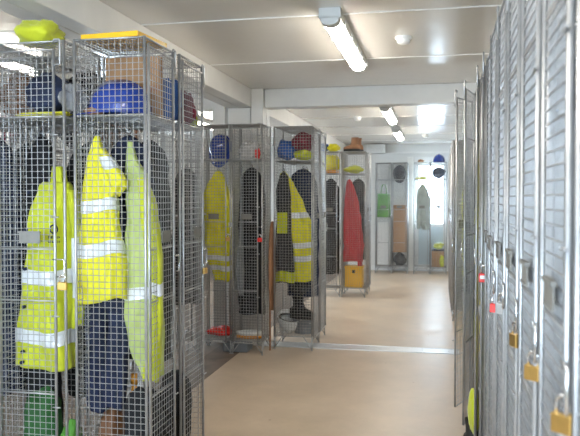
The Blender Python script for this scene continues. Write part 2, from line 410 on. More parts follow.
# block B
BY = 5.78
locker(-2.035, BY, .30, .31, 'cam', 'wire locker with blue helmet and hi-vis jacket left of the red padlocked one', GB, sides='LB')
locker(-1.728, BY, .275, .31, 'cam', 'wire locker closed by a red padlock, dark coat inside', GB, sides='LRB')
locker(-2.345, BY, .30, .31, 'cam', 'wire locker of the middle block seen through the nearest block', GB, sides='B')
locker(-2.655, BY, .30, .31, 'cam', 'wire locker of the middle block farthest to the left', GB, sides='LB')
locker(-1.07, BY+.27, .36, .35, 'east', 'corner wire locker with blue bag, maroon cloth and upturned white helmet', GB, sides='LB')
locker(-1.07, BY+.64, .36, .35, 'east', 'wire locker behind the corner locker with the upturned white helmet', GB, sides='LRB')
# block C
CY = 9.45
locker(-.945, CY, .34, .33, 'east', 'corner wire locker holding the red coat', GC, sides='LB')
locker(-.945, CY+.35, .34, .33, 'east', 'wire locker behind the red coat locker', GC, sides='RB')
locker(-1.59, CY, .30, .33, 'cam', 'wire locker with yellow bundle left of the red coat locker', GC, sides='LB')
locker(-1.90, CY, .30, .33, 'cam', 'far block wire locker farthest left, next to the one with the yellow bundle', GC, sides='LB')
# side cabin row added to darken the view through the nearest block
for i, (x, lb) in enumerate([(-2.29, 'added side cabin wire locker straight behind the nearest corner locker'), (-2.60, 'added side cabin wire locker left of the one behind the corner locker'),
                             (-2.91, 'added side cabin wire locker behind the snap-fastened jacket'), (-3.22, 'added side cabin wire locker at the left picture edge')]):
    locker(x, 4.35, .305, .31, 'cam', lb, 'added wire lockers of the side cabin', sides='LB')
# back wall K
KY = 12.62
locker(-1.085, KY, .285, .36, 'cam', 'back wall wire locker with green bag', GK, sides='LRB')
locker(-.795, KY, .285, .36, 'cam', 'back wall wire locker with checked hat and tall cardboard box', GK, sides='RB')
locker(-.405, KY, .285, .36, 'cam', 'back wall wire locker with pale hooded coat in front of bright door', GK, sides='LRB')
locker(-.115, KY, .285, .36, 'cam', 'back wall wire locker under the blue helmet, right of the hooded coat', GK, sides='RB')
# near right row: face at XF, doors towards the corridor, hinge on the far side
XF = .203
rl = ['wire locker at the right edge, nearest the camera', 'near right wire locker with the largest brass padlock', 'near right wire locker with the second largest brass padlock',
      'near right wire locker with the third, smaller brass padlock', 'near right wire locker with the silver padlock', 'near right wire locker with the red padlock behind the silver one']
for i, lb in enumerate(rl):
    locker(XF, 1.05+.335*i, .31, .34, 'west', lb, GR, sides=('LB' if i == 5 else 'B'))
r2 = [(2.84, 0, 'right wire locker just beyond the red and silver padlocks'), (3.158, 3, 'right wire locker with red padlock hanging on its ajar door'), (3.478, 4.5, 'right wire locker between the red padlocked door and the swung out doors'),
      (3.88, 13.5, 'right wire locker with swung out door, second from the far end'), (4.20, 22, 'right wire locker at the far end with the widest open door')]
for y, a, lb in r2:
    locker(.218, y+.31, .31, .34, 'west', lb, GR, ang=a, sides='LB' if y > 4 else 'B')
for i in range(6):
    locker(.172, 7.85+.325*i+.31, .31, .34, 'west', ['far right wire locker nearest the floor strip', 'second far right wire locker from the floor strip', 'third far right wire locker from the floor strip',
       'fourth far right wire locker from the floor strip', 'fifth far right wire locker from the floor strip', 'farthest right wire locker before the back wall'][i], GS)
# ------------------------------------------------------------------ padlocks
def padlock(loc, rz, m, label, s=1., tilt=0, group='padlocks'):
    """loc: top of the shackle"""
    t = thing('padlock', label, 'padlock', loc, rz, group); t.rotation_euler = (tilt, 0, rz)
    w, h, d = .020*s, .034*s, .0075*s; zt = -.034*s
    b = MB(); b.box(-w, w, -d, d, zt-h, zt); b.build('body', m, t, bevel=.003*s)
    r = .0125*s
    pts = [(-r, 0, zt-.004), (-r, 0, zt+.012*s)]+[(-r*math.cos(k*PI/8), 0, zt+.018*s+r*math.sin(k*PI/8)) for k in range(9)]+[(r, 0, zt+.012*s), (r, 0, zt-.004)]
    MB().path(pts, .0036*s, 8).build('shackle', M['chrome'], t)
    kh = MB(); kh.bar((0, -.004*s, zt-h+.0005), (0, -.004*s, zt-h-.0008), .005*s, 10); kh.build('keyway', M['silver'], t)
    return t
padlock((-1.467, AY-.021, 1.042), .15, M['brass'], 'brass padlock on the locker with the snap-fastened hi-vis jacket', .95)
GL = XF-.014
padlock((GL, 1.118, 1.05), -.75, M['brass'], 'largest brass padlock, at the bottom right corner', .9)
padlock((GL, 1.453, 1.045), -.75, M['brass'], 'brass padlock next beyond the largest one on the right', .9)
padlock((GL, 1.79, 1.045), -1.25, M['brass'], 'smallest brass padlock on the right row', .95)
padlock((GL, 2.125, 1.07), -.6, M['silver'], 'silver padlock hanging beside a red one', .95, .12)
padlock((GL+.008, 2.455, 1.02), -.4, M['redbright'], 'red padlock partly behind the silver padlock', .9, -.1)
padlock((.205, 3.175, 1.055), -.25, M['redbright'], 'square red padlock with white mark on an ajar right door', 1.15)
MB().box(-.017, .004, -.0098, -.0086, -.063, -.048).build('white_mark', M['white'], bpy.data.objects['padlock.006'] if False else [o for o in C.objects if o.get('label', '').startswith('square red')][0])
padlock((-1.472, BY-.021, 1.042), .1, M['redbright'], 'red padlock on the locker with the dark coat', 1.0)
padlock((-1.755, BY-.021, 1.042), .3, M['brass'], 'small brass padlock on the locker with the tall hi-vis jacket', .95)
padlock((-1.087, AY+.62, 1.042), 1.4, M['brass'], 'brass padlock on the side facing door at the far end of the nearest block', .85)
# ------------------------------------------------------------------ clothes
def lerpkeys(keys, z):
    if z >= keys[0][0]: return keys[0][1:]
    for a, b in zip(keys, keys[1:]):
        if z >= b[0]:
            t = (a[0]-z)/(a[0]-b[0]); t = t*t*(3-2*t)*.5+t*.5
            return tuple(p+(q-p)*t for p, q in zip(a[1:], b[1:]))
    return keys[-1][1:]
def cloth(keys, seed=0, amp=.12, za=None, zb=None, off=0., tilt=0., nu=72, step=.012, ua=0, ub=1, caps=True):
    """keys: (z, cx, cy, half width, half depth) from the top down; returns a folded hanging tube"""
    rnd = random.Random(seed); ph = [rnd.uniform(0, 6.28) for _ in range(5)]; q = [rnd.uniform(-5, 5) for _ in range(5)]
    za = keys[0][0] if za is None else za; zb = keys[-1][0] if zb is None else zb
    nv = max(2, int(abs(za-zb)/step)); full = ub-ua > .999
    zt = keys[0][0]; zl = keys[-1][0]
    def fn(u, v):
        z = za+(zb-za)*v; cx, cy, hw, hd = lerpkeys(keys, z)
        f = (zt-z)/(zt-zl+1e-6); a = 2*PI*(ua+(ub-ua)*u)
        k = amp*(.35+.65*f)
        m = 1+k*(.5*math.sin(3*a+ph[0]+q[0]*f)+.35*math.sin(5*a+ph[1]+q[1]*f)+.3*math.sin(8*a+ph[2]+q[2]*f)+.15*math.sin(13*a+ph[3]+q[3]*f*2))
        c, s_ = math.cos(a), math.sin(a)
        cc = math.copysign(abs(c)**.8, c); ss = math.copysign(abs(s_)**.8, s_)
        x = cx+(hw+off)*cc*(1+(m-1)*.55)
        nz = Vector((x*7+ph[0], z*4.5+x*5, ph[1])); n2 = Vector((x*20+ph[2], z*13-x*11, ph[3]))
        y = cy+(hd+off)*ss*(1+(m-1)*2.2) + (.026*noise.noise(nz)+.011*noise.noise(n2))*min(1, hw/.07)
        x += .012*noise.noise(Vector((z*8, ph[1], ph[2])))*min(1, hw/.07)
        zz = z+tilt*(x-cx)+.008*math.sin(3*a+ph[2])*f
        return (x, y, zz)
    mb = MB(); mb.grid(fn, nu if full else max(4, int(nu*(ub-ua))), nv, full, caps and full and off == 0, caps and full and off == 0)
    return mb
def DK(hw, zb=.6, hd=.06, cx=0.):
    return [(1.615, cx, 0, .012, .014), (1.60, cx, 0, hw*.35, .03), (1.56, cx, 0, hw*.68, hd*.8), (1.48, cx, 0, hw*.92, hd), (1.3, cx, 0, hw, hd), (.9, cx, 0, hw*1.03, hd), (zb, cx, 0, hw, hd)]
def coat(name, label, cat, loc, rz, m, body, sleeves=(), bands=(), sbands=(), seed=0, amp=.12, collar=None, lining=None, hood=None, tilt=0., group=None, bandm='refl', sm=None, front=None):
    t = thing(name, label, cat, loc, rz, group)
    cloth(body, seed, amp, tilt=tilt).build('coat_body', m, t)
    for (a, b) in bands: cloth(body, seed, amp, a, b, .0035, tilt, step=.01).build('reflective_band', M[bandm], t)
    for i, s in enumerate(sleeves):
        cloth(s, seed+7+i, amp*.8, nu=28).build('sleeve', sm or m, t)
        for (a, b) in (sbands[i] if i < len(sbands) else ()): cloth(s, seed+7+i, amp*.8, a, b, .003, nu=28, step=.01).build('reflective_band', M[bandm], t)
    if collar:
        z, cx, cy, r = collar
        c = MB(); c.grid(lambda u, v: (cx+(r+.006*math.sin(5*2*PI*u))*math.cos(2*PI*u)*(1+.25*v), cy+r*.7*math.sin(2*PI*u)*(1+.25*v), z+.05*(1-v)-.03*v*abs(math.cos(PI*u))), 28, 5, True, True)
        c.build('collar', sm or m, t)
    lz = body[0][0]
    lp = MB(); cx, cy = body[0][1], body[0][2]
    lp.path([(cx, cy, lz-.01), (cx-.008, cy, lz+.015), (cx, cy, lz+.03), (cx+.008, cy, lz+.015), (cx, cy, lz-.01)], .002, 6)
    lp.build('hanging_loop', M['black'], t)
    return t
# A1 : large hi-vis jacket with navy snaps
def jacketA1():
    body = [(1.415, .028, 0, .06, .03), (1.405, .025, 0, .068, .045), (1.38, .024, 0, .072, .055), (1.30, .018, 0, .08, .065), (1.1, .002, 0, .10, .07), (.85, -.012, 0, .12, .072), (.625, -.025, 0, .137, .07)]
    t = coat('hi_vis_jacket', 'long yellow hi-vis jacket with navy snaps behind the brass padlocked door', 'jacket', (-1.615, AY+.14, 0), 0, M['hivis'], body,
        sleeves=[[(1.38, .098, .02, .022, .04), (1.2, .118, .03, .026, .045), (.95, .120, .03, .027, .045), (.8, .115, .03, .025, .04)]], bands=[(1.045, .985), (.79, .73)],
        sbands=[[(1.18, .93)]], seed=3, amp=.13, collar=(1.43, .03, .02, .028))
    # navy snaps down the left front edge, round mark and small print on the chest
    for z, x in ((1.37, -.052), (1.215, -.066), (1.05, -.072), (.89, -.08), (.70, -.088), (.655, -.092)):
        s = MB(); s.bar((x, -.082, z), (x, -.068, z), .0075, 12); s.build('snap', M['navy'], t)
    r = MB(); r.path([(.062+.017*math.cos(k*2*PI/24), -.076-.0, 1.218+.017*math.sin(k*2*PI/24)) for k in range(24)], .0035, 6, True)
    r.build('round_emblem', M['navy'], t)
    w = MB(); rnd = random.Random(5)
    for row, z in enumerate((1.184, 1.166)):
        x = .037
        while x < .088:
            ww = rnd.choice((.004, .006, .008)); w.box(x, x+.0018, -.0775, -.075, z-.005, z+.005)
            if ww > .005: w.box(x+.0018, x+ww-.001, -.0775, -.075, z+rnd.choice((-.005, .003)), z+rnd.choice((-.002, .005))+.0005)
            x += ww+.003
    w.build('small_print', M['navy'], t)
jacketA1()
coat('dark_coat', 'black coat left of the snap-fastened hi-vis jacket', 'coat', (-1.70, AY+.22, 0), 0, M['black'],
     DK(.075,.35,.05),
     sleeves=[[(1.45, .03, -.02, .02, .03), (1.1, .045, -.03, .025, .035), (.7, .05, -.03, .024, .03)]], seed=11)
coat('dark_coat', 'black coat in the locker back to back with the left edge one', 'coat', (-1.58, AY+.47, 0), 0, M['black'],
     DK(.13,.42,.08),
     sleeves=[[(1.45, .08, -.02, .02, .03), (1.1, .105, -.03, .025, .035), (.7, .11, -.03, .024, .03)]], seed=14)
coat('dark_coat', 'charcoal coat at the left edge in a locker facing away', 'coat', (-1.90, AY+.47, 0), 0, M['grey_cloth'],
     DK(.13,.45,.08), seed=15)
coat('dark_coat', 'navy coat just inside the left picture edge', 'coat', (-1.89, AY+.16, 0), 0, M['navy'],
     DK(.12,.5,.07), seed=16)
# A2 : golden hi-vis jacket folded over its hook
def jacketA2():
    body = [(1.60, -.03, 0, .010, .012), (1.56, -.032, 0, .022, .022), (1.5, -.030, 0, .042, .035), (1.40, -.026, 0, .063, .045), (1.3, -.025, 0, .072, .05), (1.15, -.02, 0, .092, .055), (.925, -.015, 0, .112, .05)]
    t = coat('hi_vis_jacket', 'golden yellow hi-vis jacket hanging by its loop in front of the navy trousers', 'jacket', (-1.335, AY+.085, 0), 0, M['hivis2'], body,
             sleeves=[[(1.55, -.005, -.012, .012, .02), (1.50, .018, -.012, .028, .03), (1.45, .048, -.012, .037, .034), (1.415, .072, -.012, .036, .03), (1.395, .07, -.012, .030, .026), (1.36, .045, -.012, .022, .02)]],
             bands=[(1.34, 1.29), (1.165, 1.11)], sbands=[[(1.515, 1.465)]], seed=21, amp=.15, tilt=.12)
jacketA2()
coat('hi_vis_jacket', 'pale inside-out hi-vis jacket with yellow edge beside the corner post', 'jacket', (-1.185, AY+.15, 0), 0, M['hivis_pale'],
     [(1.58, -.065, 0, .010, .012), (1.52, -.06, 0, .022, .02), (1.44, -.035, 0, .05, .035), (1.2, -.012, 0, .072, .05), (.9, -.008, 0, .08, .05), (.75, -.002, 0, .075, .045), (.62, .03, 0, .045, .04)],
     sleeves=[[(1.43, .005, -.035, .02, .025), (1.32, .03, -.035, .035, .03), (1.1, .055, -.035, .034, .03), (.8, .05, -.035, .034, .03), (.6, .04, -.035, .036, .03)]],
     sbands=[[(1.0, .95)]], bands=[(.98, .93)], seed=33, amp=.14, sm=M['hivis'])
t = thing('work_trousers', 'dark navy work trousers below the golden yellow jacket', 'trousers', (-1.36, AY+.16, 0))
cloth([(1.50, -.035, 0, .012, .02), (1.40, -.03, 0, .05, .03), (1.2, -.02, 0, .08, .045), (1.0, -.0, 0, .098, .05), (.88, .0, 0, .10, .052)], 41, .1).build('trousers_waist', M['denim'], t)
cloth([(.92, -.05, -.005, .05, .045), (.7, -.05, -.005, .048, .045), (.45, -.045, -.005, .044, .04)], 42, .14).build('trouser_leg', M['denim'], t)
cloth([(.92, .048, .005, .052, .045), (.7, .05, .005, .05, .045), (.66, .042, .005, .046, .045), (.46, .03, .005, .042, .04)], 43, .14).build('trouser_leg', M['denim'], t)
coat('dark_coat', 'dark navy coat at the back of the nearest corner locker', 'coat', (-1.30, AY+.25, 0), 0, M['navy'],
     DK(.115,.7,.03), seed=17)
coat('dark_coat', 'charcoal coat in the locker behind the nearest corner locker', 'coat', (-1.30, AY+.46, 0), 0, M['grey_cloth'],
     DK(.10,.6,.07), seed=18)
# ------------------------------------------------------------------ other goods
def helmet(name, label, loc, rz, m, s=1., rot=(0, 0), group=None):
    t = thing(name, label, 'helmet', loc, rz, group); t.rotation_euler = (rot[0], rot[1], rz)
    a, b, hh = .105*s, .130*s, .135*s
    def shell(u, v):
        th = 2*PI*u; ph = v*PI/2
        r = math.cos(ph)**.85 if v < 1 else 0; z = hh*math.sin(ph)
        ridge = 1+.05*math.exp(-((math.cos(th))/.16)**2)*math.sin(ph)
        return (a*r*math.cos(th)*ridge, b*r*math.sin(th)*ridge, .012+z*(1+.06*math.exp(-((a*r*math.cos(th))/.018)**2)))
    MB().grid(shell, 48, 14).build('shell', m, t)
    def brim(u, v):
        th = 2*PI*u; pk = max(0, -math.sin(th))**3
        r = 1+.0*v; e = v*(.012+.055*pk)
        return ((a+e)*math.cos(th), (b+e)*math.sin(th), .012-.004*v-.010*v*pk)
    MB().grid(brim, 48, 4).build('brim', m, t, solid=.003)
    hb = MB(); hb.path([((a-.012)*math.cos(k*PI/14), (b-.014)*math.sin(k*PI/14), .016) for k in range(28)], .007, 6, True)
    for an in (.6, 2.5): hb.path([((a-.014)*math.cos(an)*math.cos(q), (b-.016)*math.sin(an)*math.cos(q), .016+.09*s*math.sin(q)) for q in [k*PI/10 for k in range(11)]], .005, 5)
    hb.build('headband', M['rubber'], t)
    return t
def heap(name, label, cat, loc, dims, m, seed=0, rough=.28, rz=0, group=None, extra=None):
    """crumpled soft bundle sitting on its base"""
    t = thing(name, label, cat, loc, rz, group); w, d, h = dims; off = Vector((seed*7.3, seed*3.1, seed*1.7))
    def fn(u, v):
        th = 2*PI*u; ph = (v-.5)*PI
        n = Vector((math.cos(ph)*math.cos(th), math.cos(ph)*math.sin(th), math.sin(ph)))
        k = 1+rough*(noise.noise(n*1.3+off)+.55*abs(noise.noise(n*3.1+off))-.2+.25*noise.noise(n*6.5+off))
        z = h*(.5+.5*n.z*k); z = max(z, 0) if z > 0 else 0
        return (w/2*n.x*k, d/2*n.y*k, z)
    MB().grid(fn, 40, 22).build(extra or 'cloth', m, t)
    return t
def boot(name, label, loc, rz, m, s=1., group=None, lacem='black'):
    t = thing(name, label, 'boot', loc, rz, group)
    prof = [(-.125, .030, .020, .052), (-.105, .046, .03, .062), (-.07, .052, .036, .074), (-.02, .046, .05, .10), (.03, .040, .075, .15), (.045, .040, .09, .19), (.075, .042, .08, .16), (.11, .040, .06, .1), (.128, .03, .045, .07)]
    u = MB()
    P = [(-.128, .018, .05)]+[(-.118, .036, .060), (-.09, .048, .074), (-.05, .049, .088), (-.01, .043, .105), (.03, .041, .115), (.08, .042, .115), (.112, .036, .10), (.124, .018, .06)]
    def foot(a, v):
        x = v*(len(P)-1); i = min(int(x), len(P)-2); f = x-i
        y = P[i][0]*(1-f)+P[i+1][0]*f; w = P[i][1]*(1-f)+P[i+1][1]*f; hz = P[i][2]*(1-f)+P[i+1][2]*f
        th = 2*PI*a; c = math.cos(th); sn = math.sin(th)
        return (s*w*math.copysign(abs(c)**.7, c), s*y, s*(.028+(hz-.028)*(.5+.5*math.copysign(abs(sn)**.8, sn))))
    u.grid(foot, 24, 24, True, True, True)
    S = [(.06, .036, .066, .052), (.11, .036, .058, .046), (.15, .040, .052, .046), (.19, .044, .056, .048), (.205, .046, .058, .050), (.200, .046, .048, .040), (.13, .044, .044, .036)]
    def shaft(a, v):
        i = round(v*(len(S)-1)); z, cy, ry, rx = S[i]; th = 2*PI*a
        return (s*rx*.9*math.cos(th), s*(cy+ry*math.sin(th)), s*z)
    u.grid(shaft, 24, len(S)-1, True)
    u.build('upper', m, t)
    so = MB(); N = 28
    def outl(k): 
        th = 2*PI*k/N; c, sn = math.cos(th), math.sin(th)
        return (s*(.047+.006*(-sn))*math.copysign(abs(c)**.75, c), s*.131*sn)
    so.grid(lambda a, v: (outl(round(a*N))[0]*(1 if 0 < v < 1 else .96), outl(round(a*N))[1]*(1 if 0 < v < 1 else .98), s*.032*v), N, 4, True, True, True)
    so.build('sole', M['rubber'], t)
    la = MB()
    for k in range(5):
        y = -.03+k*.011; z = .100+k*.022
        la.path([(s*-.022, s*(y+.004), s*(z-.006)), (0, s*(y-.006), s*(z+.004)), (s*.022, s*(y+.004), s*(z-.006))], .0025*s, 5)
    la.build('laces', M[lacem], t)
    return t
SH = 1.682   # shelf surface
BS = LEG+.006
helmet('safety_helmet', 'large glossy blue safety helmet on the shelf of the nearest corner locker', (-1.285, AY+.13, SH), -1.35, M['blue'], 1.0)
# yellow tray
t = thing('plastic_tray', 'yellow plastic tray lying on top of the nearest corner locker', 'tray', (-1.275, AY+.16, H+.006), -.1)
tr = MB(); tr.box(-.12, .12, -.11, .11, 0, .008); tr.box(-.13, .13, -.125, -.11, 0, .022); tr.box(-.13, .13, .11, .125, 0, .022); tr.box(-.13, -.12, -.11, .11, 0, .022); tr.box(.12, .13, -.11, .11, 0, .022)
for k in range(5): tr.box(-.09+k*.042, -.08+k*.042, -.11, .11, .008, .014)
tr.build('tray_body', M['yellow'], t, bevel=.003)
hn = MB(); hn.path([(-.06, .09, .02), (-.05, .09, .035), (0, .09, .042), (.05, .09, .035), (.06, .09, .02)], .006, 6); hn.build('handle', M['yellow'], t)
heap('hi_vis_cloth', 'crumpled lime green cloth on top of the left edge locker', 'cloth', (-1.655, AY+.14, H+.003), (.185, .2, .115), M['hivis'], 6, .3)
heap('clothing_bundle', 'dark navy bundle on the shelf of the left edge locker', 'clothing', (-1.63, AY+.19, SH+.022), (.22, .2, .17), M['navy'], 2, .35)
heap('folded_vest', 'flat yellow garment along the shelf edge of the left edge locker', 'vest', (-1.60, AY+.08, SH), (.25, .12, .022), M['hivis2'], 5, .3)
heap('plastic_bag', 'crumpled clear bag beside the navy bundle on the shelf', 'bag', (-1.51, AY+.16, SH+.02), (.08, .15, .13), M['clear'], 6, .5, extra='film')
heap('clothing_bundle', 'black bundle on the shelf behind the navy one', 'clothing', (-1.61, AY+.46, SH), (.29, .26, .25), M['black'], 7, .35)
heap('clothing_bundle', 'brown bundle on the shelf facing away behind the corner locker', 'clothing', (-1.31, AY+.49, SH), (.14, .22, .26), M['grey_cloth'], 9, .35)
heap('work_glove', 'tan glove poking out under the large blue helmet', 'glove', (-1.36, AY+.05, SH), (.08, .05, .03), M['tan'], 37, .3)
heap('clothing_bundle', 'brown bundle on the shelf at left in the locker facing away', 'clothing', (-1.91, AY+.47, SH), (.27, .26, .27), M['brown'], 36, .3)
heap('plaid_cloth', 'dark blue bundle on the shelf right of the large blue helmet', 'clothing', (-1.17, AY+.40, SH), (.11, .15, .19), M['bluecl'], 8, .35)
heap('clothing_bundle', 'maroon bundle on the shelf at the far end of the nearest block', 'clothing', (-1.15, AY+.53, SH), (.10, .10, .16), M['maroon'], 10, .35)
heap('work_glove', 'small yellow glove on the shelf at the far end of the nearest block', 'glove', (-1.128, AY+.59, SH), (.04, .035, .06), M['hivis'], 11, .4)
heap('carrier_bag', 'dark green bag under the snap-fastened jacket', 'bag', (-1.67, AY+.16, BS+.0), (.16, .2, .42), M['darkgreen'], 12, .25, extra='bag_body')
heap('carrier_bag', 'lime green bag low beside the post of the left edge locker', 'bag', (-1.52, AY+.13, BS), (.09, .16, .28), M['green'], 13, .25, extra='bag_body')
heap('tool_bag', 'brown bag on the base under the navy trousers', 'bag', (-1.36, AY+.21, BS), (.11, .17, .36), M['brown'], 73, .22, extra='bag_body')
heap('rucksack', 'black rucksack beside the corner post in the nearest corner locker', 'rucksack', (-1.195, AY+.15, BS), (.17, .2, .44), M['black'], 71, .22, extra='bag_body')
heap('rucksack', 'black rucksack in the locker behind the corner post', 'rucksack', (-1.19, AY+.47, BS), (.17, .2, .44), M['black'], 72, .22, extra='bag_body')
boot('work_boot', 'brown boot in the locker behind the corner post', (-1.33, AY+.46, BS), .1, M['tan'], 1.0)
t = thing('cardboard_box', 'brown cardboard box on the shelf behind the large blue helmet', 'box', (-1.285, AY+.272, SH))
MB().box(-.125, .125, -.022, .022, 0, .27).build('box_body', M['card'], t, bevel=.003)
MB().box(-.125, .125, -.0235, -.0222, .12, .145).build('tape', M['tan'], t)
# orange bottle
def bottle(name, label, cat, loc, m, h=.2, r=.035, cap='white'):
    t = thing(name, label, cat, loc)
    p = [(r*.9, 0), (r, .01), (r, h*.62), (r*.8, h*.75), (r*.35, h*.86), (r*.33, h*.9)]
    MB().grid(lambda u, v: (p[round(v*5)][0]*math.cos(2*PI*u), p[round(v*5)][0]*math.sin(2*PI*u), p[round(v*5)][1]), 20, 5, True, True, True).build('bottle_body', m, t)
    MB().bar((0, 0, h*.89), (0, 0, h), r*.42, 14).build('cap', M[cap], t)
bottle('plastic_bottle', 'orange plastic bottle standing between the boots and the pale jacket', 'bottle', (-1.285, AY+.25, BS), M['orange'], .46, .034, 'orange')
# block B
helmet('safety_helmet', 'blue safety helmet on its side on the shelf of the tall hi-vis jacket locker', (-1.87, BY+.15, SH+.105), 0, M['blue'], .88, (1.25, 0))
coat('hi_vis_jacket', 'yellow hi-vis jacket with two hem bands left of the red padlocked locker', 'jacket', (-1.885, BY+.13, 0), 0, M['hivis2'],
     [(1.585, .0, 0, .012, .014), (1.565, .0, 0, .04, .03), (1.48, -.01, 0, .085, .05), (1.36, -.01, 0, .12, .06), (1.0, .0, 0, .125, .065), (.80, .01, 0, .11, .06), (.62, .035, 0, .075, .045)],
     bands=[(.845, .80), (.755, .71)], sleeves=[[(1.45, .07, -.02, .02, .03), (1.2, .10, -.02, .03, .04), (.98, .10, -.02, .028, .035)]], sbands=[[(1.13, 1.09)]], seed=51)
heap('red_cloth', 'bright red crumpled cloth on the base of the tall hi-vis jacket locker', 'cloth', (-1.87, BY+.13, BS), (.22, .2, .09), M['redbright'], 14, .5)
heap('plastic_bag', 'clear crumpled bag on the shelf above the red padlock', 'bag', (-1.60, BY+.15, SH), (.22, .2, .16), M['clear'], 15, .4, extra='film')
heap('red_glove', 'small red item by the clear bag on the middle block shelf', 'glove', (-1.515, BY+.07, SH), (.05, .05, .09), M['redbright'], 16, .4)
coat('dark_coat', 'black coat behind the red padlocked door', 'coat', (-1.59, BY+.16, 0), 0, M['black'],
     DK(.115,.33,.06), sleeves=[[(1.42, -.06, -.02, .02, .03), (1.1, -.085, -.02, .026, .035), (.75, -.08, -.02, .025, .03)]], seed=52)
coat('grey_vest', 'grey garment hanging low beside the black coat', 'vest', (-1.68, BY+.10, 0), 0, M['lightgrey'],
     [(1.60, .01, .02, .008, .01), (1.0, .01, 0, .015, .02), (.85, 0, 0, .03, .03), (.7, 0, 0, .04, .035), (.5, .01, 0, .02, .025)], seed=59)
heap('work_shoe', 'flat white shoe with orange edge on the base below the black coat', 'shoe', (-1.60, BY+.12, BS+.012), (.25, .11, .055), M['white_hat'], 61, .2, extra='shoe_upper')
MB().grid(lambda u, v: (.12*math.cos(2*PI*u), .05*math.sin(2*PI*u), -.012+.018*v), 28, 1, True, True, True).build('sole', M['orange'], [o for o in C.objects if o.name == 'work_shoe'][0])
t = thing('storage_box', 'grey plastic box on the floor under the red padlocked locker', 'box', (-1.72, BY+.17, 0))
sb = MB(); sb.box(-.11, .11, -.10, .10, 0, .075); sb.build('box_body', M['grey_pl'], t, bevel=.008)
MB().box(-.118, .118, -.108, .108, .075, .09).build('lid', M['grey_pl'], t, bevel=.004)
# B3
heap('cloth_bag', 'blue bag on the shelf under the maroon cloth', 'bag', (-1.33, BY+.42, SH), (.17, .26, .19), M['bluecl'], 17, .3, extra='bag_body')
heap('maroon_cloth', 'maroon bundle above the yellow cloth in the middle corner locker', 'clothing', (-1.19, BY+.47, SH+.075), (.20, .24, .19), M['maroon'], 18, .3)
heap('yellow_cloth', 'yellow cloth under the maroon bundle on the shelf', 'cloth', (-1.17, BY+.42, SH), (.17, .26, .10), M['hivis'], 19, .3)
coat('hi_vis_jacket', 'yellow hi-vis jacket with three bands in the middle corner locker', 'jacket', (-1.245, BY+.40, 0), 0, M['hivis2'],
     [(1.585, -.11, 0, .012, .014), (1.56, -.11, 0, .035, .03), (1.47, -.08, 0, .06, .045), (1.3, -.02, 0, .095, .06), (1.12, .035, 0, .115, .06), (.9, .055, 0, .11, .06), (.60, .065, 0, .10, .055)],
     bands=[(1.22, 1.17), (.95, .90), (.83, .78)], seed=54)
coat('charcoal_coat', 'charcoal jacket with hi-vis square patch beside the three-banded jacket', 'coat', (-1.345, BY+.345, 0), 0, M['grey_cloth'],
     [(1.58, .0, 0, .01, .012), (1.54, .0, 0, .04, .03), (1.4, .0, 0, .065, .04), (1.1, .005, 0, .07, .045), (.59, .02, 0, .085, .045)], bands=[(.69, .595)], bandm='hivis', seed=55).name = 'work_jacket'
pm = MB(); pm.box(-1.395, -1.30, BY+.293, BY+.30, 1.03, 1.22)
o = pm.build('hi_vis_patch', M['hivis'], bevel=.003)
o.parent = bpy.data.objects['work_jacket']; o.matrix_parent_inverse = Matrix.Translation((1.345, -BY-.35, 0))
coat('navy_coat', 'navy coat behind the three-banded jacket', 'coat', (-1.20, BY+.52, 0), 0, M['navy'],
     DK(.14,.45,.045), seed=56)
coat('hi_vis_jacket', 'yellow jacket in the locker behind the middle corner locker', 'jacket', (-1.22, BY+.82, 0), 0, M['hivis2'],
     [(1.62, .0, 0, .01, .012), (1.55, .0, 0, .05, .04), (1.4, .0, 0, .10, .06), (1.1, .005, 0, .11, .065), (.7, .01, 0, .11, .06)], seed=57, bands=[(1.1, 1.05), (.85, .8)])
helmet('safety_helmet', 'scuffed white safety helmet lying upside down at the base of the corner locker', (-1.305, BY+.42, BS+.15), .3, M['white_hat'], 1.0, (PI+.15, .1))
boot('work_boot', 'dark boot standing behind the upturned white helmet', (-1.19, BY+.42, BS+.13), 1.2, M['black'], 1.0)
t = thing('bucket', 'grey bucket in the base of the middle corner locker', 'bucket', (-1.18, BY+.43, BS))
bp_ = [(.075, 0), (.078, .004), (.098, .125), (.102, .125), (.102, .131), (.094, .131), (.074, .01)]
MB().grid(lambda u, v: (bp_[round(v*6)][0]*math.cos(2*PI*u), bp_[round(v*6)][0]*math.sin(2*PI*u), bp_[round(v*6)][1]), 28, 6, True, False, True).build('bucket_body', M['grey_pl'], t)
MB().path([(.1*math.cos(q), -.02-.06*math.sin(q), .12-.03*math.sin(q)) for q in [k*PI/12 for k in range(13)]], .0025, 6).build('handle', M['silver'], t)
heap('clothing_bundle', 'dark clothes under the hi-vis hem in the middle corner locker', 'clothing', (-1.21, BY+.47, BS+.34-.0), (.17, .17, .12), M['grey_cloth'], 20, .3)
